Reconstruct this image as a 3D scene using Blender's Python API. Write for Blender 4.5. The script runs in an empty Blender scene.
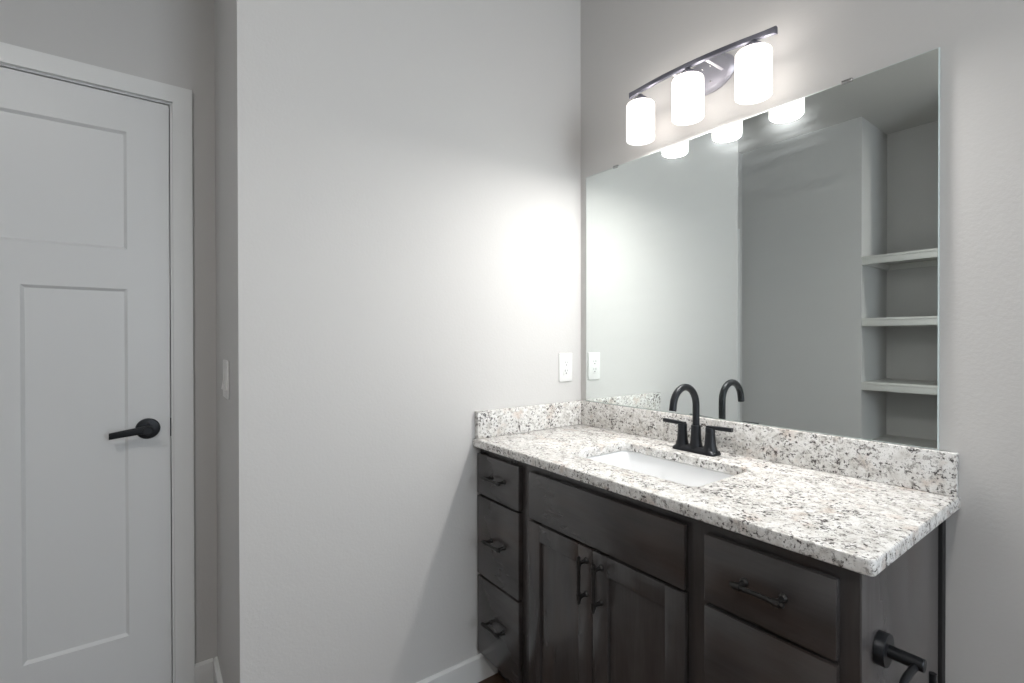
import bpy, bmesh, math, random
from mathutils import Vector, Matrix
random.seed(4)
S = bpy.context.scene
COL = S.collection

# ------------------------------------------------------------------ camera
YAW, PITCH, ROLL = .6386, -.0053, -.0015
FPX = 488.72
cam_data = bpy.data.cameras.new('camera')
cam_data.sensor_width = 36.0
cam_data.lens = FPX / 1024 * 36.0
cam_data.clip_start = .02
cam = bpy.data.objects.new('camera', cam_data)
COL.objects.link(cam)
fw = Vector((-math.cos(YAW)*math.cos(PITCH), math.sin(YAW)*math.cos(PITCH), math.sin(PITCH)))
r0 = Vector((math.sin(YAW), math.cos(YAW), 0)); u0 = r0.cross(fw)
rr = r0*math.cos(ROLL) + u0*math.sin(ROLL); uu = u0*math.cos(ROLL) - r0*math.sin(ROLL)
m = Matrix((rr, uu, -fw)).transposed().to_4x4()
m.translation = Vector((1.5453, -1.5242, 1.2786))
cam.matrix_world = m
S.camera = cam

# ------------------------------------------------------------------ world, view, light levels
w = bpy.data.worlds.new('world'); S.world = w; w.use_nodes = True
w.node_tree.nodes['Background'].inputs[0].default_value = (.75, .85, 1, 1)
w.node_tree.nodes['Background'].inputs[1].default_value = .3
S.view_settings.view_transform = 'Standard'
S.view_settings.look = 'None'
S.view_settings.gamma = 1
S.view_settings.use_curve_mapping = False
S.view_settings.exposure = 0.0
SHADE_EMIT = 2.2         # frosted lamp shades
BULB_WATTS = 4.3         # each bulb's light leaving the open bottom of its shade
GLOW_WATTS = 0.4         # light leaving the glass top of each shade
CAN_WATTS = 13.5          # recessed ceiling light
FILL_WIN_EMIT = 9.8        # cool fill light, added as an unseen window in the right wall

# ------------------------------------------------------------------ dimensions (metres, floor z = 0)
H = 2.8075               # ceiling
DX = -.573               # plane of the wall with the door
YS = -1.3248             # end of the left wall
YW = -2.4400             # wall facing the mirror
NX0, NX1, NY = .2725, .80, -2.9450   # linen niche
XR = 3.6                 # right wall
T = .10                  # wall thickness
ZC, ZCB, ZS = .9084, .8790, 1.0098   # counter top, counter underside, splash top
CW, CD = 1.2535, .5590   # counter width, depth
YF, YD = -.526, -.545    # face frame plane, drawer-front plane
CX = 1.222               # cabinet right side

# ------------------------------------------------------------------ materials
def mat(name, col=(.8, .8, .8), rough=.5, metal=0.0, spec=.5, coat=0.0):
    mt = bpy.data.materials.new(name); mt.use_nodes = True
    b = mt.node_tree.nodes['Principled BSDF']
    b.inputs['Base Color'].default_value = (*col, 1)
    b.inputs['Roughness'].default_value = rough
    b.inputs['Metallic'].default_value = metal
    b.inputs['Specular IOR Level'].default_value = spec
    b.inputs['Coat Weight'].default_value = coat
    return mt
class NT:
    def __init__(s, mt):
        s.t = mt.node_tree; s.n = s.t.nodes; s.b = s.n['Principled BSDF']
        s.co = s.n.new('ShaderNodeTexCoord').outputs['Object']
    def link(s, a, b): s.t.links.new(a, b)
    def mapping(s, scale, loc=(0, 0, 0), rot=(0, 0, 0)):
        q = s.n.new('ShaderNodeMapping'); q.inputs['Scale'].default_value = scale
        q.inputs['Location'].default_value = loc; q.inputs['Rotation'].default_value = rot
        s.link(s.co, q.inputs['Vector']); return q.outputs[0]
    def noise(s, scale, detail=2, rough=.5, vec=None, dist=0.0):
        q = s.n.new('ShaderNodeTexNoise'); q.inputs['Scale'].default_value = scale
        q.inputs['Detail'].default_value = detail; q.inputs['Roughness'].default_value = rough
        q.inputs['Distortion'].default_value = dist
        s.link(vec if vec is not None else s.co, q.inputs['Vector']); return q.outputs['Fac']
    def ramp(s, fac, stops):
        q = s.n.new('ShaderNodeValToRGB'); e = q.color_ramp.elements
        while len(e) < len(stops): e.new(.5)
        for k, (p, c) in enumerate(stops):
            e[k].position = p; e[k].color = (*c, 1) if len(c) == 3 else c
        s.link(fac, q.inputs[0]); return q.outputs[0]
    def step(s, fac, a, b):
        q = s.n.new('ShaderNodeMapRange'); q.inputs[1].default_value = a; q.inputs[2].default_value = b
        s.link(fac, q.inputs[0]); return q.outputs[0]
    def mix(s, fac, a, b):
        q = s.n.new('ShaderNodeMix'); q.data_type = 'RGBA'
        if isinstance(fac, float): q.inputs[0].default_value = fac
        else: s.link(fac, q.inputs[0])
        for v, i in ((a, 6), (b, 7)):
            if isinstance(v, tuple): q.inputs[i].default_value = (*v, 1)
            else: s.link(v, q.inputs[i])
        return q.outputs[2]
    def math(s, op, a, b):
        q = s.n.new('ShaderNodeMath'); q.operation = op
        for v, i in ((a, 0), (b, 1)):
            if isinstance(v, (int, float)): q.inputs[i].default_value = v
            else: s.link(v, q.inputs[i])
        return q.outputs[0]
    def bump(s, h, strength, dist):
        q = s.n.new('ShaderNodeBump'); q.inputs['Strength'].default_value = strength
        q.inputs['Distance'].default_value = dist; s.link(h, q.inputs['Height'])
        s.link(q.outputs[0], s.b.inputs['Normal'])
    def color(s, c): s.link(c, s.b.inputs['Base Color'])

def paint(name, col, rough, tex=.25, scale=110):
    mt = mat(name, col, rough, spec=.3); t = NT(mt)
    n = t.math('ADD', t.noise(scale, 3, .55), t.math('MULTIPLY', t.noise(scale*.3, 2), .6))
    t.bump(n, tex, .004)
    return mt
M_WALL = paint('wall_paint', (.625, .617, .608), .6, .12, 120)
M_CEIL = paint('ceiling_paint', (.60, .59, .565), .8, .3, 60)
M_TRIM = mat('trim_paint', (.80, .805, .80), .35)
M_DOOR = mat('door_paint', (.75, .755, .755), .38)
M_PLATE = mat('white_plastic', (.84, .84, .83), .3)
M_SLOT = mat('dark_slot', (.02, .02, .02), .6)
M_BLACK = mat('matte_black_metal', (.018, .0195, .023), .40, .5)
M_BRONZE = mat('dark_bronze_pull', (.050, .048, .047), .40, .8)
M_BAR = mat('graphite_light_bar', (.15, .152, .185), .45, .55)
M_BACKPLATE = mat('graphite_backplate', (.42, .415, .47), .42, .6)
M_ARM = mat('satin_metal_arm', (.75, .74, .77), .5, .3)
M_CHROME = mat('steel', (.55, .55, .55), .25, 1)
M_PORC = mat('white_porcelain', (.86, .87, .88), .08, spec=.6)
M_SHELF = mat('white_shelf_paint', (.74, .735, .70), .4)
M_NEARBLACK = mat('near_black_scribe', (.012, .011, .011), .8)  # flat near-black for the scribe strip and its gap

def granite():
    mt = mat('speckled_granite', (.8, .8, .8), .17, spec=.5); t = NT(mt)
    base = t.ramp(t.noise(46, 4, .6), [(.27, (.52, .495, .465)), (.44, (.71, .695, .67)), (.60, (.84, .83, .815))])
    pink = t.step(t.noise(15, 3, .6, t.mapping((1, 1, 1), (3.1, 7.7, 1.3))), .57, .70)
    c = t.mix(t.math('MULTIPLY', pink, .50), base, (.55, .42, .34))
    gz = t.noise(85, 5, .66, t.mapping((1, 1, 1), (9.2, 1.1, 4.4)), .3)
    c = t.mix(t.math('MULTIPLY', t.step(gz, .54, .625), .8), c, (.27, .255, .24))
    clump = t.noise(22, 2, .5, t.mapping((1, 1, 1), (2.2, 5.1, 8.4)))
    dk = t.math('ADD', t.noise(110, 5, .66, t.mapping((1, 1, 1), (5.5, 3.3, 2.2)), .25), t.math('MULTIPLY', clump, .34))
    c = t.mix(t.math('MULTIPLY', t.step(dk, .742, .782), .93), c, (.045, .037, .035))
    sp = t.noise(260, 3, .6, t.mapping((1, 1, 1), (1.7, 8.3, 6.1)))
    c = t.mix(t.math('MULTIPLY', t.step(sp, .61, .67), .7), c, (.12, .10, .09))
    t.color(c)
    return mt
M_GRANITE = granite()

def wood(name, axis, light=1.0):
    mt = mat(name, (.05, .04, .04), .25, spec=.85); t = NT(mt)
    sc = {'x': (2.5, 30, 40), 'z': (40, 30, 2.0)}[axis]
    sb = {'x': (2.2, 5, 7), 'z': (7, 5, 2.2)}[axis]
    fine = t.noise(4, 2, .5, t.mapping(sc), .0)
    blot = t.noise(1.5, 3, .5, t.mapping(sb, (4, 2, 9)), .15)
    red = t.noise(1.3, 2, .5, t.mapping(sb, (8, 1, 3)), .1)
    L = light*1.4
    c = t.ramp(t.math('ADD', t.math('MULTIPLY', fine, .16), t.math('MULTIPLY', blot, .84)),
               [(.30, (.022*L, .020*L, .0195*L)), (.5, (.034*L, .031*L, .031*L)), (.72, (.050*L, .047*L, .047*L))])
    c = t.mix(t.math('MULTIPLY', t.step(red, .50, .74), .6), c, (.044*L, .030*L, .024*L))
    t.color(c)
    return mt
M_WOODX = wood('espresso_maple_horizontal', 'x')
M_WOODZ = wood('espresso_maple_vertical', 'z')
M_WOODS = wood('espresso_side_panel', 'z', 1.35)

def floor_mat():
    mt = mat('brown_wood_plank', (.1, .06, .04), .4); t = NT(mt)
    br = t.n.new('ShaderNodeTexBrick'); br.offset = .37
    br.inputs['Color1'].default_value = (.12, .068, .042, 1); br.inputs['Color2'].default_value = (.075, .042, .027, 1)
    br.inputs['Mortar'].default_value = (.02, .012, .01, 1); br.inputs['Scale'].default_value = 1
    br.inputs['Mortar Size'].default_value = .0015; br.inputs['Brick Width'].default_value = 1.2
    br.inputs['Row Height'].default_value = .15
    t.link(t.co, br.inputs['Vector'])
    g = t.noise(5, 6, .65, t.mapping((2, 30, 1)), .4)
    c = t.mix(t.math('MULTIPLY', t.step(g, .35, .75), .5), br.outputs[0], (.045, .026, .018))
    t.color(c)
    return mt
M_FLOOR = floor_mat()

def emit(name, col, strength):
    mt = mat(name, col, .3); b = mt.node_tree.nodes['Principled BSDF']
    b.inputs['Emission Color'].default_value = (*col, 1)
    b.inputs['Emission Strength'].default_value = strength
    return mt
M_SHADE = emit('lit_frosted_glass', (1, .94, .89), SHADE_EMIT)
M_SHADE_RIM = emit('lit_glass_rim', (.93, .92, .94), .62)
M_BULB = emit('lit_bulb', (1, .95, .88), SHADE_EMIT)
M_CANLENS = emit('lit_can_lens', (1, .97, .93), 3)
M_FILL_WIN = emit('fill_light_pane', (.85, .93, 1), FILL_WIN_EMIT)  # glowing pane of the added fill light

def mirror_mat():
    mt = bpy.data.materials.new('silvered_mirror'); mt.use_nodes = True
    n = mt.node_tree.nodes; lk = mt.node_tree.links; n.clear()
    out = n.new('ShaderNodeOutputMaterial'); mx = n.new('ShaderNodeMixShader')
    a = n.new('ShaderNodeBsdfGlossy'); a.inputs['Roughness'].default_value = 0; a.inputs['Color'].default_value = (.885, .93, .915, 1)
    b = n.new('ShaderNodeBsdfGlossy'); b.inputs['Roughness'].default_value = .42; b.inputs['Color'].default_value = (.78, .84, .86, 1)
    tc = n.new('ShaderNodeTexCoord'); mp = n.new('ShaderNodeMapping'); mp.inputs['Scale'].default_value = (2.2, 1, 16)
    mp.inputs['Rotation'].default_value = (0, .25, 0)
    lk.new(tc.outputs['Object'], mp.inputs[0])
    ns = n.new('ShaderNodeTexNoise'); ns.inputs['Scale'].default_value = 2.0; ns.inputs['Detail'].default_value = 5
    lk.new(mp.outputs[0], ns.inputs['Vector'])
    mr = n.new('ShaderNodeMapRange'); mr.inputs[1].default_value = .35; mr.inputs[2].default_value = .75
    mr.inputs[3].default_value = .006; mr.inputs[4].default_value = .022
    lk.new(ns.outputs['Fac'], mr.inputs[0]); lk.new(mr.outputs[0], mx.inputs[0])
    lk.new(a.outputs[0], mx.inputs[1]); lk.new(b.outputs[0], mx.inputs[2]); lk.new(mx.outputs[0], out.inputs[0])
    return mt
M_MIRROR = mirror_mat()
M_GLASSEDGE = mat('polished_glass_edge', (.62, .70, .69), .12, 0, .8)

# ------------------------------------------------------------------ mesh helpers
class MB:
    """collects shapes (world coordinates) and links them as one mesh"""
    def __init__(s): s.bm = bmesh.new()
    def box(s, x0, x1, y0, y1, z0, z1, bev=0.0, seg=2):
        t = bmesh.new()
        bmesh.ops.create_cube(t, size=1)
        for v in t.verts:
            v.co = Vector(((x0+x1)/2 + v.co.x*(x1-x0), (y0+y1)/2 + v.co.y*(y1-y0), (z0+z1)/2 + v.co.z*(z1-z0)))
        if bev: bmesh.ops.bevel(t, geom=t.edges[:], offset=bev, segments=seg, affect='EDGES', profile=.5)
        return s.merge(t)
    def merge(s, t):
        me = bpy.data.meshes.new('tmp'); bmesh.ops.recalc_face_normals(t, faces=t.faces[:])
        t.to_mesh(me); t.free(); s.bm.from_mesh(me); bpy.data.meshes.remove(me); return s
    def loft(s, rings, cap0=True, cap1=True, closed=True):
        t = bmesh.new()
        R = [[t.verts.new(p) for p in ring] for ring in rings]
        n = len(R[0])
        for a, b in zip(R, R[1:]):
            for k in range(n if closed else n-1):
                t.faces.new((a[k], a[(k+1) % n], b[(k+1) % n], b[k]))
        if cap0: t.faces.new(R[0][::-1])
        if cap1: t.faces.new(R[-1])
        return s.merge(t)
    def lathe(s, c, axis, prof, n=32):
        """prof: (distance along axis, radius)"""
        ax = Vector(axis).normalized()
        p = ax.orthogonal().normalized(); q = ax.cross(p)
        return s.loft([[Vector(c) + ax*h + (p*math.cos(2*math.pi*k/n) + q*math.sin(2*math.pi*k/n))*r for k in range(n)] for h, r in prof])
    def tube(s, path, rad, n=16):
        path = [Vector(p) for p in path]; rings = []
        ref = None
        for i, p in enumerate(path):
            d = (path[min(i+1, len(path)-1)] - path[max(i-1, 0)]).normalized()
            if ref is None: ref = d.orthogonal().normalized()
            ref = (ref - d*ref.dot(d)).normalized(); q = d.cross(ref)
            r = rad[i] if isinstance(rad, (list, tuple)) else rad
            rings.append([p + (ref*math.cos(2*math.pi*k/n) + q*math.sin(2*math.pi*k/n))*r for k in range(n)])
        return s.loft(rings)
    def prism(s, pts, z0, z1, holes=(), bev=0.0):
        t = bmesh.new(); es = []
        for loop in [pts] + list(holes):
            vs = [t.verts.new((x, y, z1)) for x, y in loop]
            es += [t.edges.new((vs[k], vs[(k+1) % len(vs)])) for k in range(len(vs))]
        bmesh.ops.triangle_fill(t, use_beauty=True, use_dissolve=False, edges=es)
        f = t.faces[:]
        ex = bmesh.ops.extrude_face_region(t, geom=f)
        for g in ex['geom']:
            if isinstance(g, bmesh.types.BMVert): g.co.z = z0
        bmesh.ops.recalc_face_normals(t, faces=t.faces[:])
        if bev:
            sel = [e for e in t.edges if len(e.link_faces) == 2 and abs(e.calc_face_angle(0)) > 1.2 and abs(e.verts[0].co.z - e.verts[1].co.z) < 1e-6]
            bmesh.ops.bevel(t, geom=sel, offset=bev, segments=3, affect='EDGES', profile=.5)
        return s.merge(t)
    def build(s, name, material, root=None, parent=None, loc=None, angle=35, smooth=True):
        """root: the Empty/object whose location is the local origin; parent defaults to root"""
        par = parent if parent is not None else root
        off = Vector(root['_o']) if root is not None else Vector(loc if loc is not None else (0, 0, 0))
        bmesh.ops.translate(s.bm, verts=s.bm.verts[:], vec=-off)
        me = bpy.data.meshes.new(name); s.bm.to_mesh(me); s.bm.free()
        mats = material if isinstance(material, (list, tuple)) else [material]
        for mm in mats: me.materials.append(mm)
        if smooth:
            for p in me.polygons: p.use_smooth = True
            me.set_sharp_from_angle(angle=math.radians(angle))
        o = bpy.data.objects.new(name, me); COL.objects.link(o)
        if par is not None: o.parent = par
        else:
            o.location = off; o['_o'] = tuple(off)
        return o

def tag(o, label=None, cat=None, group=None, kind=None):
    for k, v in (('label', label), ('category', cat), ('group', group), ('kind', kind)):
        if v: o[k] = v
    return o
def thing(name, loc, label, cat, group=None):
    o = bpy.data.objects.new(name, None); COL.objects.link(o)
    o.location = loc; o.empty_display_size = .05; o['_o'] = tuple(loc)
    return tag(o, label, cat, group)
def structure(name, mb, material, label=None, cat='room', **kw):
    o = mb.build(name, material, **kw)
    return tag(o, label, cat, kind='structure')
def rrect(cx, cy, hx, hy, r, n=5):
    out = []
    for sx, sy, a0 in ((1, 1, 0), (-1, 1, 90), (-1, -1, 180), (1, -1, 270)):
        for k in range(n+1):
            a = math.radians(a0 + 90*k/n)
            out.append((cx + sx*(hx-r) + r*math.cos(a), cy + sy*(hy-r) + r*math.sin(a)))
    return out
def arc(c, r, a0, a1, n, f):
    return [f(c[0] + r*math.cos(math.radians(a0+(a1-a0)*k/n)), c[1] + r*math.sin(math.radians(a0+(a1-a0)*k/n))) for k in range(n+1)]

# ------------------------------------------------------------------ the room
structure('floor', MB().box(DX-T, XR+T, NY-T, T, -.08, 0), M_FLOOR, 'brown wood plank floor', 'floor')
structure('ceiling', MB().box(DX-T, XR+T, NY-T, T, H, H+.08), M_CEIL, 'flat white ceiling', 'ceiling')
structure('wall_back', MB().box(-T, XR+T, 0, T, 0, H), M_WALL, 'warm white wall behind the mirror and vanity', 'wall')
structure('wall_left', MB().box(-.45, 0, YS, 0, 0, H), M_WALL, 'warm white wall beside the vanity with the outlet, ending in a corner', 'wall')
structure('wall_return', MB().box(DX, -.45, YS, YS+T, 0, H), M_WALL, 'narrow grey wall beside the door with the light switch', 'wall')
OY0, OY1, OZ = -2.3175, -1.4545, 2.118        # door opening
structure('wall_door', MB().box(DX-T, DX, OY1, YS+T, 0, H).box(DX-T, DX, NY-T, OY0, 0, H).box(DX-T, DX, OY0, OY1, OZ, H), M_WALL,
          'grey wall around the white panel door', 'wall')
structure('wall_front', MB().box(DX, NX0, YW-T, YW, 0, H).box(NX1, XR, YW-T, YW, 0, H), M_WALL, 'wall facing the mirror beside the linen niche', 'wall')
structure('wall_niche', MB().box(NX0-T, NX1+T, NY-T, NY, 0, H).box(NX0-T, NX0, NY, YW-T, 0, H).box(NX1, NX1+T, NY, YW-T, 0, H), M_WALL,
          'walls of the linen niche', 'wall')
WY0, WY1, WZ0, WZ1 = -1.10, -.10, .95, 2.25  # made-up window out of view, added for cool fill light
structure('wall_right', MB().box(XR, XR+T, NY-T, WY0, 0, H).box(XR, XR+T, WY1, 0, 0, H).box(XR, XR+T, WY0, WY1, 0, WZ0).box(XR, XR+T, WY0, WY1, WZ1, H),
          M_WALL, 'right wall holding the added window fill light', 'wall')
fill_win = structure('fill_window_1', MB().box(XR-.01, XR+.06, WY0, WY0+.05, WZ0, WZ1, .003).box(XR-.01, XR+.06, WY1-.05, WY1, WZ0, WZ1, .003)
                .box(XR-.01, XR+.06, WY0+.05, WY1-.05, WZ0, WZ0+.05, .003).box(XR-.01, XR+.06, WY0+.05, WY1-.05, WZ1-.05, WZ1, .003),
                M_TRIM, 'added unseen fill light framed as a white window', 'window', loc=(XR, (WY0+WY1)/2, WZ0))
MB().box(XR+.02, XR+.028, WY0+.05, WY1-.05, WZ0+.05, WZ1-.05).build('pane', M_FILL_WIN, fill_win)

def baseboard(name, x0, x1, y0, y1, face):
    """face: outward axis of the board ('+x','-y','+y'); eased top edge"""
    h, t, b = .0945, .014, .006
    prof = [(0, 0), (t, 0), (t, h-b), (t-.008, h), (0, h)]
    if face == '+x': rings = [[(x0+d, y, z) for d, z in prof] for y in (y0, y1)]
    elif face == '-y': rings = [[(x, y1-d, z) for d, z in prof] for x in (x0, x1)]
    elif face == '+y': rings = [[(x, y0+d, z) for d, z in prof] for x in (x0, x1)]
    else: rings = [[(x1-d, y, z) for d, z in prof] for y in (y0, y1)]
    return structure(name, MB().loft(rings), M_TRIM, 'white baseboard', 'baseboard', smooth=False)
baseboard('baseboard_left', 0, 0, YS-.014, -.4555, '+x')
baseboard('baseboard_return', DX, 0, YS, YS, '-y')
baseboard('baseboard_door', DX, DX, -1.3965, YS-.014, '+x')
baseboard('baseboard_front', DX, NX0, YW, YW, '+y')
baseboard('baseboard_back', 1.232, XR, 0, 0, '-y')
baseboard('baseboard_right', XR, XR, YW, -.014, '-x')

# ---- door, jamb and casing
cx0, cx1 = DX, DX+.018
CI, CO, CIL, COL_, CT, CTI = -1.4549, -1.3969, -2.3169, -2.3749, 2.1745, 2.1165
for nm, poly in (('trim_1', [(CI, 0), (CO, 0), (CO, CT), (CI, CTI)]), ('trim_2', [(CIL, CTI), (CI, CTI), (CO, CT), (COL_, CT)]),
                 ('trim_3', [(COL_, 0), (CIL, 0), (CIL, CTI), (COL_, CT)])):
    q = MB(); q.loft([[(cx0, y, z) for y, z in poly], [(cx1, y, z) for y, z in poly]])
    structure(nm, q, M_TRIM, 'white flat door casing', 'door trim', smooth=False)
structure('trim_4', MB().box(DX-T, DX+.001, -1.4620, OY1, 0, OZ).box(DX-T, DX+.001, OY0, -2.3095, 0, OZ).box(DX-T, DX+.001, -2.3095, -1.4620, 2.111, OZ)
          .box(DX-.06, DX-.042, -1.4740, -1.4620, 0, 2.111).box(DX-.06, DX-.042, -2.3095, -1.4740, 2.098, 2.111),
          M_TRIM, 'white door jamb', 'door trim')
def panel_door():
    x = DX-.004; th = .036
    y0, y1, z0, z1 = -2.3075, -1.4650, .008, 2.1080
    P = [(-1.845, -1.583, .264, 1.4505), (-2.1885, -1.9270, .264, 1.4505), (-2.1885, -1.583, 1.5840, 1.9860)]
    t = bmesh.new()
    ys = sorted({y0, y1, *[p[0] for p in P], *[p[1] for p in P]}); zs = sorted({z0, z1, *[p[2] for p in P], *[p[3] for p in P]})
    V = {}
    def v(X, Y, Z):
        k = (round(X, 5), round(Y, 5), round(Z, 5))
        if k not in V: V[k] = t.verts.new(k)
        return V[k]
    for a, b in zip(ys, ys[1:]):
        for c, d in zip(zs, zs[1:]):
            if any(p[0] <= a and b <= p[1] and p[2] <= c and d <= p[3] for p in P): continue
            t.faces.new((v(x, a, c), v(x, b, c), v(x, b, d), v(x, a, d)))
    for a, b, c, d in P:
        dep, wd = .009, .009
        ai, bi, ci, di = a+wd, b-wd, c+wd, d-wd
        xi = x-dep
        ex = lambda lo, hi, arr: [q for q in arr if lo <= q <= hi]
        t.faces.new([v(xi, ai, ci), v(xi, bi, ci), v(xi, bi, di), v(xi, ai, di)])
        yy, zz = ex(a, b, ys), ex(c, d, zs)
        t.faces.new([v(x, q, c) for q in yy] + [v(xi, bi, ci), v(xi, ai, ci)])
        t.faces.new([v(x, q, d) for q in yy[::-1]] + [v(xi, ai, di), v(xi, bi, di)])
        t.faces.new([v(x, a, q) for q in zz[::-1]] + [v(xi, ai, ci), v(xi, ai, di)])
        t.faces.new([v(x, b, q) for q in zz] + [v(xi, bi, di), v(xi, bi, ci)])
    be = [e for e in t.edges if e.is_boundary]
    ex = bmesh.ops.extrude_edge_only(t, edges=be)
    nv = [g for g in ex['geom'] if isinstance(g, bmesh.types.BMVert)]
    for q in nv: q.co.x = x-th
    bmesh.ops.holes_fill(t, edges=[e for e in t.edges if e.is_boundary], sides=0)
    return MB().merge(t)
door = structure('door_1', panel_door(), M_DOOR, 'white three panel door with a black lever handle', 'door', loc=(DX-.022, -1.88, 0), smooth=False)
hz, hy = .9690, -1.5290
fx = DX-.004
rose = MB().lathe((fx, hy, hz), (1, 0, 0), [(-.004, .034), (.002, .0355), (.007, .0355), (.011, .033), (.0125, .028), (.013, .015)], 40).build('handle_rose', M_BLACK, door)
MB().lathe((fx+.012, hy, hz+.021), (1, 0, 0), [(0, .0045), (.0012, .0045), (.0016, .004)], 16).build('lock_pin', M_SLOT, door, rose)
lv = MB().lathe((fx+.010, hy, hz), (1, 0, 0), [(0, .0135), (.035, .0125), (.046, .0145), (.055, .0145), (.058, .012)], 24)
rings = []
for k in range(11):
    f = k/10
    y = hy+.004 - f*.107; z = hz + .003 - .013*f**1.3; hh = .0130-.0025*f; tx = .0075-.001*f; xx = fx+.053 - .008*f**2
    rings.append([(xx+px, y, z+pz) for px, pz in rrect(0, 0, tx, hh, .004, 3)])
lv.loft(rings)
lv.build('handle_lever', M_BLACK, door)
MB().box(fx-.016, fx+.0035, -1.4655, -1.4622, hz-.034+.0, hz+.030, .001).build('latch_plate', M_BLACK, door)

# ------------------------------------------------------------------ linen niche shelves (seen in the mirror)
for name_lab, zt in (('topmost white shelf in the linen niche seen in the mirror', 1.8420), ('second white shelf down in the linen niche seen in the mirror', 1.4178),
                     ('third white shelf down in the linen niche seen in the mirror', .9780), ('lowest white shelf in the linen niche, just above the splash in the mirror', .5560)):
    r = thing('closet_shelf', ((NX0+NX1)/2, (YW+NY)/2, zt-.055), name_lab, 'shelf', 'built-in linen shelves')
    MB().box(NX0+.001, NX1-.001, NY+.001, YW-.001, zt-.016, zt, .0015).build('board', M_SHELF, r)
    MB().box(NX0+.001, NX1-.001, YW-.0215, YW-.0035, zt-.055, zt-.0165, .001).build('front_strip', M_SHELF, r)
    MB().box(NX0+.001, NX1-.001, NY+.001, NY+.019, zt-.055, zt-.0165).box(NX0+.001, NX0+.019, NY+.02, YW-.023, zt-.055, zt-.0165)\
        .box(NX1-.019, NX1-.001, NY+.02, YW-.023, zt-.055, zt-.0165).build('cleat', M_SHELF, r)

# ------------------------------------------------------------------ vanity cabinet
van = thing('vanity_cabinet', (.611, -.27, 0), 'dark espresso vanity cabinet with drawers and two shaker doors under the granite top', 'cabinet')
MB().box(.003, .02, -.508, -.002, .105, ZCB-.001).box(CX-.018, CX-.0005, -.508, -.05, .105, ZCB-.001).box(.02, CX-.018, -.508, -.002, .105, .122)\
    .box(.02, CX-.018, -.012, -.002, .122, ZCB-.001).build('carcass', M_WOODZ, van)
TZ = .779+.0765-.0005
LX0, LX1, MX0, MX1, RX0, RX1 = .007, .2602, .3155, .8845, .9348, 1.1925
ff = MB()
fz0, fz1 = .105, ZCB-.001
ff.box(.001, LX0+.02, YF, YF+.018, fz0, fz1).box(LX1-.015, MX0+.015, YF, YF+.018, fz0, fz1).box(MX1-.015, RX0+.015, YF, YF+.018, fz0, fz1).box(RX1-.015, CX, YF, YF+.018, fz0, fz1)
for a, b in ((LX0+.02, LX1-.015), (MX0+.015, MX1-.015), (RX0+.015, RX1-.015)):
    ff.box(a, b, YF, YF+.018, .842, fz1).box(a, b, YF, YF+.018, fz0, .135).box(a, b, YF, YF+.018, .690, .718)
for a, b in ((LX0+.02, LX1-.015), (RX0+.015, RX1-.015)):
    ff.box(a, b, YF, YF+.018, .392, .416)
ff.build('face_frame', M_WOODZ, van)
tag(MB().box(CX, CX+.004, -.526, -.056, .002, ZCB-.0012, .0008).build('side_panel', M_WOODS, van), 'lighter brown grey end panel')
MB().box(CX-.016, CX-.006, -.056, -.030, .002, ZCB-.0012).box(CX-.016, CX+.0060, -.030, -.0015, .002, ZCB-.0012, .001).build('scribe_strip', M_NEARBLACK, van)
tk = MB().box(.003, CX-.002, -.4585, -.4405, .001, .106).box(CX-.018, CX-.0005, -.44, -.05, .001, .105)
tk.build('toe_kick', M_WOODX, van)

def bar_pull(parent, c, axis, half, postoff):
    """bar pull: two posts with round feet, a bar with collars and ball ends"""
    c = Vector(c); ax = Vector(axis); q = MB(); out = Vector((0, -1, 0)); st = .030
    for sgn in (-1, 1):
        p = c + ax*sgn*postoff
        q.lathe(p, out, [(-.0005, .0088), (.0025, .0088), (.0045, .0072), (.006, .0056), (.019, .0048), (.023, .0062), (st, .0062)], 20)
    a = c + out*st
    e = half; po = postoff
    prof = [(-e, .002), (-e+.0008, .0048), (-e+.006, .0056), (-e+.008, .0050), (-po-.007, .0050), (-po-.0065, .0071), (-po+.0065, .0071), (-po+.007, .0052), (-po+.013, .0052), (-po+.0135, .0060), (-po+.0155, .0060), (-po+.016, .0052)]
    prof = prof + [(-h, r) for h, r in prof[::-1]]
    q.lathe(a, ax, prof, 20)
    return q.build('pull', M_BRONZE, van, parent)
def slab(name, x0, x1, z0, z1, m=M_WOODX):
    return MB().box(x0, x1, YD, YF-.0005, z0, z1, .002, 2).build(name, m, van)
zrows = [(.7065, .8545), (.409, .6985), (.1165, .4005)]
lp = [(.1405, .7875), (.1405, .5620), (.1355, .2640)]
rp = [(1.0640, .7775), (1.0640, .5600), (1.0640, .2640)]
for (z0, z1), pc, pr in zip(zrows, lp, rp):
    d = slab('drawer', LX0, LX1, z0, z1); bar_pull(d, (pc[0], YD, (z0+z1)/2+.004), (1, 0, 0), .0530, .0385)
    d = slab('drawer', RX0, RX1, z0-.004, z1-.0065); bar_pull(d, (pr[0], YD, (z0+z1)/2-.002), (1, 0, 0), .0530, .0385)
slab('false_front', MX0, MX1, .7025, .8510)
def shaker(x0, x1, z0, z1, hx):
    st = .054
    d = MB()
    d.box(x0, x0+st, YD, YF-.0005, z0, z1, .0015).box(x1-st, x1, YD, YF-.0005, z0, z1, .0015)
    d.box(x0+st-.001, x1-st+.001, YD, YF-.0005, z0, z0+st, .0015).box(x0+st-.001, x1-st+.001, YD, YF-.0005, z1-st, z1, .0015)
    o = d.build('door', M_WOODZ, van)
    MB().box(x0+st-.004, x1-st+.004, YD+.009, YD+.015, z0+st-.004, z1-st+.004).build('door_panel', M_WOODZ, van, o)
    bar_pull(o, (hx, YD, .6115), (0, 0, 1), .0655, .0470)
shaker(.3145, .5945, .1165, .6945, .5735)
shaker(.5970, .8860, .1165, .6945, .6290)

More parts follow.
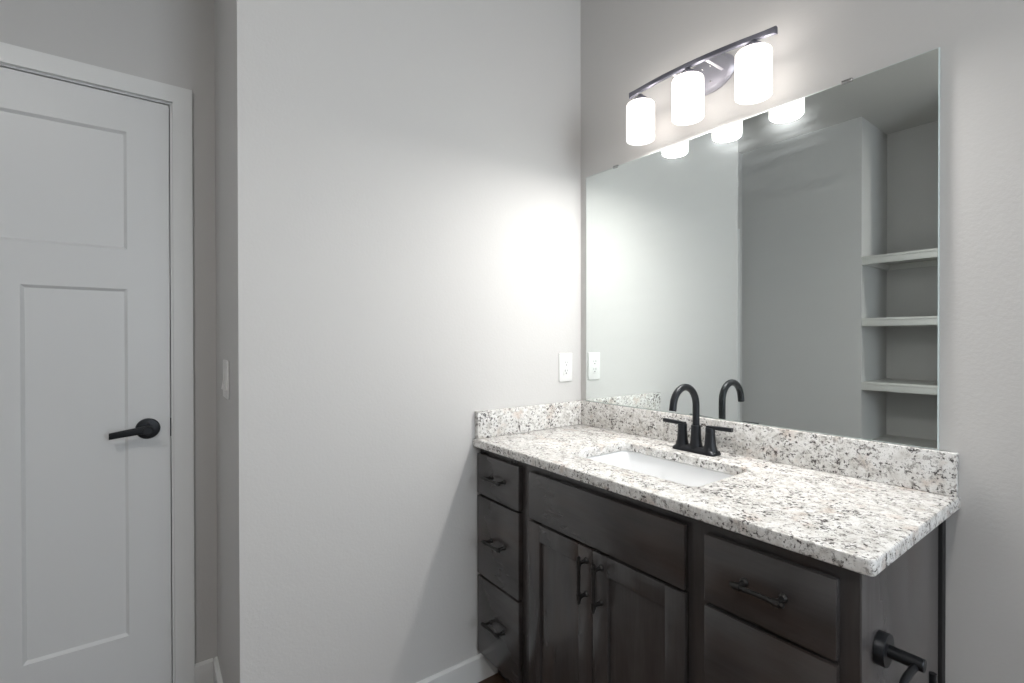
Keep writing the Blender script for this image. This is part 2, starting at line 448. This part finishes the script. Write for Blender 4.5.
# ------------------------------------------------------------------ countertop, splashes, sink, faucet
SX, SY, SHX, SHY = .6115, -.2935, .2300, .1400
outer = [(.0005, -.0005), (.0005, -CD)] + arc((CW-.011, -CD+.011), .011, -90, 0, 6, lambda a, b: (a, b)) + [(CW, -.0005)]
top = MB().prism(outer, ZCB, ZC, [rrect(SX, SY, SHX, SHY, .022, 5)], .004).build('granite_countertop', M_GRANITE, loc=(.627, -.278, ZCB))
tag(top, 'speckled white granite countertop with a sink cutout on the dark vanity', 'countertop')
tag(MB().box(.0205, CW-.003, -.0205, -.0008, ZC+.0002, ZS, .002).build('backsplash', M_GRANITE, loc=(.63, -.01, ZC)),
    'long speckled granite backsplash strip under the mirror', 'backsplash', 'granite splash strips')
tag(MB().box(.0008, .0215, -.5510, -.0008, ZC+.0002, ZS, .002).build('side_splash', M_GRANITE, loc=(.01, -.27, ZC)),
    'short speckled granite side splash along the left wall below the outlet', 'backsplash', 'granite splash strips')

sink = thing('sink_basin', (SX, SY, ZCB-.15), 'white rectangular undermount sink in the granite countertop', 'sink')
def ring(off, z, r): return [(x, y, z) for x, y in rrect(SX, SY, SHX+off, SHY+off, r, 6)]
zt = ZCB-.0006
b = MB().loft([ring(.026, zt-.010, .03), ring(.026, zt, .03), ring(.005, zt, .026), ring(.002, zt-.004, .026), ring(-.008, zt-.070, .03), ring(-.016, zt-.110, .035), ring(-.030, zt-.127, .04),
               ring(-.055, zt-.134, .04), ring(-.10, zt-.1375, .03)], cap0=False)
b.loft([ring(.026, zt-.010, .03), ring(.014, zt-.012, .03), ring(-.002, zt-.118, .04), ring(-.04, zt-.145, .04), ring(-.09, zt-.148, .03)], cap0=False)
b.build('bowl', M_PORC, sink, angle=50)
MB().lathe((SX, SY-.01, zt-.1378), (0, 0, 1), [(-.002, .022), (.0015, .022), (.003, .020), (.0025, .016), (.004, .0155), (.0055, .012), (.006, .002)], 28).build('drain', M_BLACK, sink)

FX, FY, FZ = .6190, -.0855, ZC+.0003
fa = thing('faucet', (FX, FY, FZ), 'matte black two handle faucet with an arched spout behind the sink', 'faucet')
def fring(hx, hy, r, z): return [(x, y, FZ+z) for x, y in rrect(FX, FY, hx, hy, r, 6)]
MB().loft([fring(.077, .0265, .012, 0), fring(.077, .0265, .012, .006), fring(.0745, .0240, .012, .010), fring(.066, .0180, .012, .017), fring(.064, .0165, .012, .0185)]).build('base_plate', M_BLACK, fa)
sp = MB().lathe((FX, FY, FZ), (0, 0, 1), [(.012, .0235), (.020, .0205), (.035, .0175), (.060, .0158), (.084, .0155), (.086, .0150), (.0862, .0112)], 32)
R = .0620
path = [(FX, FY, FZ+.08+.003*k) for k in range(3)] + [(FX, FY, FZ+.10), (FX, FY, FZ+.13)] + \
       arc((FY-R, FZ+.1525), R, 0, 168, 18, lambda a, c: (FX, a, c))
lastp = path[-1]
path += [(FX, lastp[1]-.0012, lastp[2]-.008), (FX, lastp[1]-.0040, lastp[2]-.022)]
sp.tube(path, .0112, 20)
sp.build('spout', M_BLACK, fa)
for sgn in (-1, 1):
    hx = FX + sgn*.0508
    q = MB().lathe((hx, FY, FZ), (0, 0, 1), [(.010, .0250), (.018, .0210), (.032, .0175), (.055, .0155), (.066, .0150), (.0665, .0143), (.0685, .0143), (.069, .0150), (.084, .0148), (.0855, .0138)], 32)
    q.build('valve_body', M_BLACK, fa)
    l = MB().loft([[(hx + sgn*d, FY+py, FZ+.0868+pz+dz) for py, pz in rrect(0, 0, wy, hh, .002, 2)]
                   for d, wy, hh, dz in ((-.010, .0075, .0050, -.001), (.012, .0078, .0055, -.0006), (.040, .0074, .0060, .0002), (.073, .0070, .0062, .0010))])
    l.build('handle', M_BLACK, fa)

# ------------------------------------------------------------------ mirror
MXA, MXB, MZA, MZB = .0385, 1.2150, 1.0106, 1.9740
mir = thing('wall_mirror', ((MXA+MXB)/2, -.003, MZA), 'large frameless mirror on the wall above the backsplash', 'mirror')
mb = MB()
bv = .0022
def rect(i, y): return [(MXA+i, y, MZA+i), (MXB-i, y, MZA+i), (MXB-i, y, MZB-i), (MXA+i, y, MZB-i)]
t = bmesh.new()
rs = [[t.verts.new(p) for p in rect(*a)] for a in ((0, -.0012), (0, -.0058), (bv, -.0072))]
for a_, b_ in zip(rs, rs[1:]):
    for k in range(4): t.faces.new((a_[k], a_[(k+1) % 4], b_[(k+1) % 4], b_[k]))
t.faces.new(rs[0][::-1]); ff_ = t.faces.new(rs[-1]); t.faces.ensure_lookup_table()
ff_.material_index = 1
mb.merge(t)
mo = mb.build('mirror_glass', [M_GLASSEDGE, M_MIRROR], mir, smooth=False)
for xx in (.2075, 1.022):
    MB().box(xx-.013, xx+.013, -.0098, -.0012, MZB+.0003, MZB+.0045, .0010).box(xx-.013, xx+.013, -.0098, -.0076, MZB-.005, MZB+.003, .0008).build('clip', M_CHROME, mir)

# ------------------------------------------------------------------ vanity light
vl = thing('vanity_light', (.6150, -.001, 2.16), 'three shade vanity light with a curved dark bar, lit above the mirror', 'wall lamp')
PX, PZ, BZ = .6150, 2.1650, 2.1585
ell = lambda a, b_, y: [(PX+a*math.cos(2*math.pi*k/48), y, PZ+b_*math.sin(2*math.pi*k/48)) for k in range(48)]
MB().loft([ell(.093, .0600, -.001), ell(.095, .0615, -.006), ell(.094, .0605, -.009), ell(.084, .0500, -.0195), ell(.082, .0485, -.0205)]).build('backplate', M_BACKPLATE, vl)
for ax0 in (-.0570, .0570):
    tag(MB().box(PX+ax0-.0045, PX+ax0+.0045, -.122, -.0200, BZ-.0045, BZ-.0015, .0008).build('arm', M_ARM, vl), 'flat bright metal arm')
    for zz in (.022, -.030):
        MB().lathe((PX+ax0*.25, -.0200, PZ+zz), (0, -1, 0), [(0, .0030), (.0015, .0030), (.0025, .0018)], 12).build('screw', M_CHROME, vl)
def bary(x): return -.1245 + .0255*((x-.6185)/.2665)**2
rings = []
for k in range(33):
    x = .3575 + (.8805-.3575)*k/32
    y = bary(x)
    rings.append([(x, y+py, BZ+pz+.0015-(x-.615)*.0420) for py, pz in rrect(0, 0, .0065, .0082+.0030*max(0, (abs(x-.6185)-.20)/.0665)**2, .003, 3)])
MB().loft(rings).build('curved_bar', M_BAR, vl)
for x, dz_, bw in ((.4125, .001, .34), (.6140, 0, 1.08), (.8200, -.006, 1.5)):
    y = bary(x); zt_, zb_ = 2.1175+dz_, 1.9885+dz_
    sh = MB().lathe((x, y, zb_), (0, 0, 1), [(.002, .0445), (0, .0455), (.0006, .0485), (.005, .0492), (.116, .0492), (.1245, .0487), (.1283, .0465), (.1295, .042)], 48)
    sh = sh.build('lamp_shade', M_SHADE, vl, angle=50)
    MB().lathe((x, y, zb_-.0010), (0, 0, 1), [(0, .0446), (0, .0486), (.0012, .0493), (.0030, .0496), (.0030, .0485)], 48).build('shade_rim', M_SHADE_RIM, vl, sh)
    bl = bpy.data.lights.new('bulb', 'AREA'); bl.shape = 'DISK'; bl.size = .086; bl.energy = BULB_WATTS*bw; bl.color = (1, .968, .935)
    gl = bpy.data.lights.new('glass_top_glow', 'AREA'); gl.shape = 'DISK'; gl.size = .088; gl.energy = GLOW_WATTS; gl.color = (1, .935, .885)
    go = bpy.data.objects.new('glass_top_glow', gl); COL.objects.link(go); go.parent = vl; go.location = (x-.6150, y+.001, zt_-2.16+.0025); go.rotation_euler = (math.pi, 0, 0)
    bo = bpy.data.objects.new('bulb', bl); COL.objects.link(bo); bo.parent = vl; bo.location = (x-.6150, y+.001, zb_-2.16-.003)
    MB().lathe((x, y, zt_-.004), (0, 0, 1), [(0, .0285), (.014, .0282), (.019, .0262), (.025, .0205), (.030, .0120), (.036, .0085)], 28).build('socket_cap', M_BAR, vl)

# ------------------------------------------------------------------ outlet, switch, paper holder
ot = thing('wall_outlet', (0, -.0940, 1.157), 'white duplex outlet on the left wall beside the mirror', 'outlet')
oy, oz = -.0940, 1.1570
MB().box(.0003, .0060, oy-.037, oy+.037, oz-.0605, oz+.0605, .0022, 3).build('cover_plate', M_PLATE, ot)
rc = MB().box(.0050, .0078, oy-.0167, oy+.0167, oz-.0335, oz+.0335, .001).build('receptacle', M_PLATE, ot)
for s_ in (-1, 1):
    c = oz + s_*.0175
    MB().box(.0070, .0081, oy-.0075, oy-.0052, c-.001, c+.0085).box(.0070, .0081, oy+.0052, oy+.0072, c, c+.0078)\
        .lathe((.0072, oy, c-.0075), (1, 0, 0), [(0, .0028), (.0009, .0028)], 12).build('socket_slot', M_SLOT, ot, rc)
MB().box(.0048, .0052, oy-.0176, oy+.0176, oz-.0345, oz+.0345).build('seam', M_SLOT, ot)

sx, sz = -.2500, 1.1520
sw = thing('light_switch', (sx, YS, sz), 'white paddle light switch on the narrow wall beside the door', 'light switch')
MB().box(sx-.058, sx+.058, YS-.0060, YS-.0003, sz-.0605, sz+.0605, .0022, 3).build('cover_plate', M_PLATE, sw)
for dx in (-.023, .023):
    t = bmesh.new()
    prof = [(-.0040, -.0335), (-.0125, -.0335), (-.0072, 0), (-.0068, .0335), (-.0040, .0335)]
    MB().loft([[(sx+dx+e, YS+a, sz+b_) for a, b_ in prof] for e in (-.0165, .0165)]).build('rocker', M_PLATE, sw, smooth=False)
    t.free()

hy_, hz_ = -.4490, .7110
px = CX+.0045
th = thing('toilet_paper_holder', (px, hy_, hz_), 'matte black toilet paper holder mounted on the vanity end panel', 'toilet paper holder')
MB().lathe((px, hy_, hz_), (1, 0, 0), [(0, .0285), (.0005, .0295), (.0150, .0295), (.0165, .0285), (.0168, .012)], 36).build('flange', M_BLACK, th)
MB().lathe((px, hy_, hz_), (1, 0, 0), [(.015, .0113), (.0665, .0113), (.0680, .0100)], 24).build('post', M_BLACK, th)
ax_ = px+.056
def yz(y, z): return (ax_, y, z)
pts = [yz(hy_, hz_-.004), yz(hy_-.030, hz_-.003)]
pts += arc((hy_-.052, hz_-.048), .045, 90, 180, 8, yz) + [yz(hy_-.097, hz_-.09)]
pts += arc((hy_-.067, hz_-.115), .030, 180, 270, 6, yz) + arc((hy_+.069, hz_-.115), .030, 270, 360, 6, yz) + [yz(hy_+.099, hz_-.075), yz(hy_+.099, hz_-.059)]
MB().tube(pts, .0058, 14).build('roll_arm', M_BLACK, th)

# ------------------------------------------------------------------ recessed ceiling light (out of frame, behind the camera)
cl = thing('recessed_light', (1.5, -2.2, H), 'round recessed ceiling light in front of the linen niche', 'ceiling light')
MB().lathe((1.5, -2.2, H-.0005), (0, 0, -1), [(0, .095), (.004, .094), (.006, .080), (.003, .076)], 40).build('trim_ring', M_TRIM, cl)
MB().lathe((1.5, -2.2, H-.004), (0, 0, -1), [(0, .074), (.0015, .074)], 40).build('lens', M_CANLENS, cl)
ld = bpy.data.lights.new('can_beam', 'AREA'); ld.shape = 'DISK'; ld.size = .10; ld.energy = CAN_WATTS; ld.color = (1, .97, .93)
lo = bpy.data.objects.new('can_beam', ld); COL.objects.link(lo); lo.parent = cl; lo.location = (0, 0, -.012)

for o in list(S.objects):
    if '_o' in o.keys(): del o['_o']
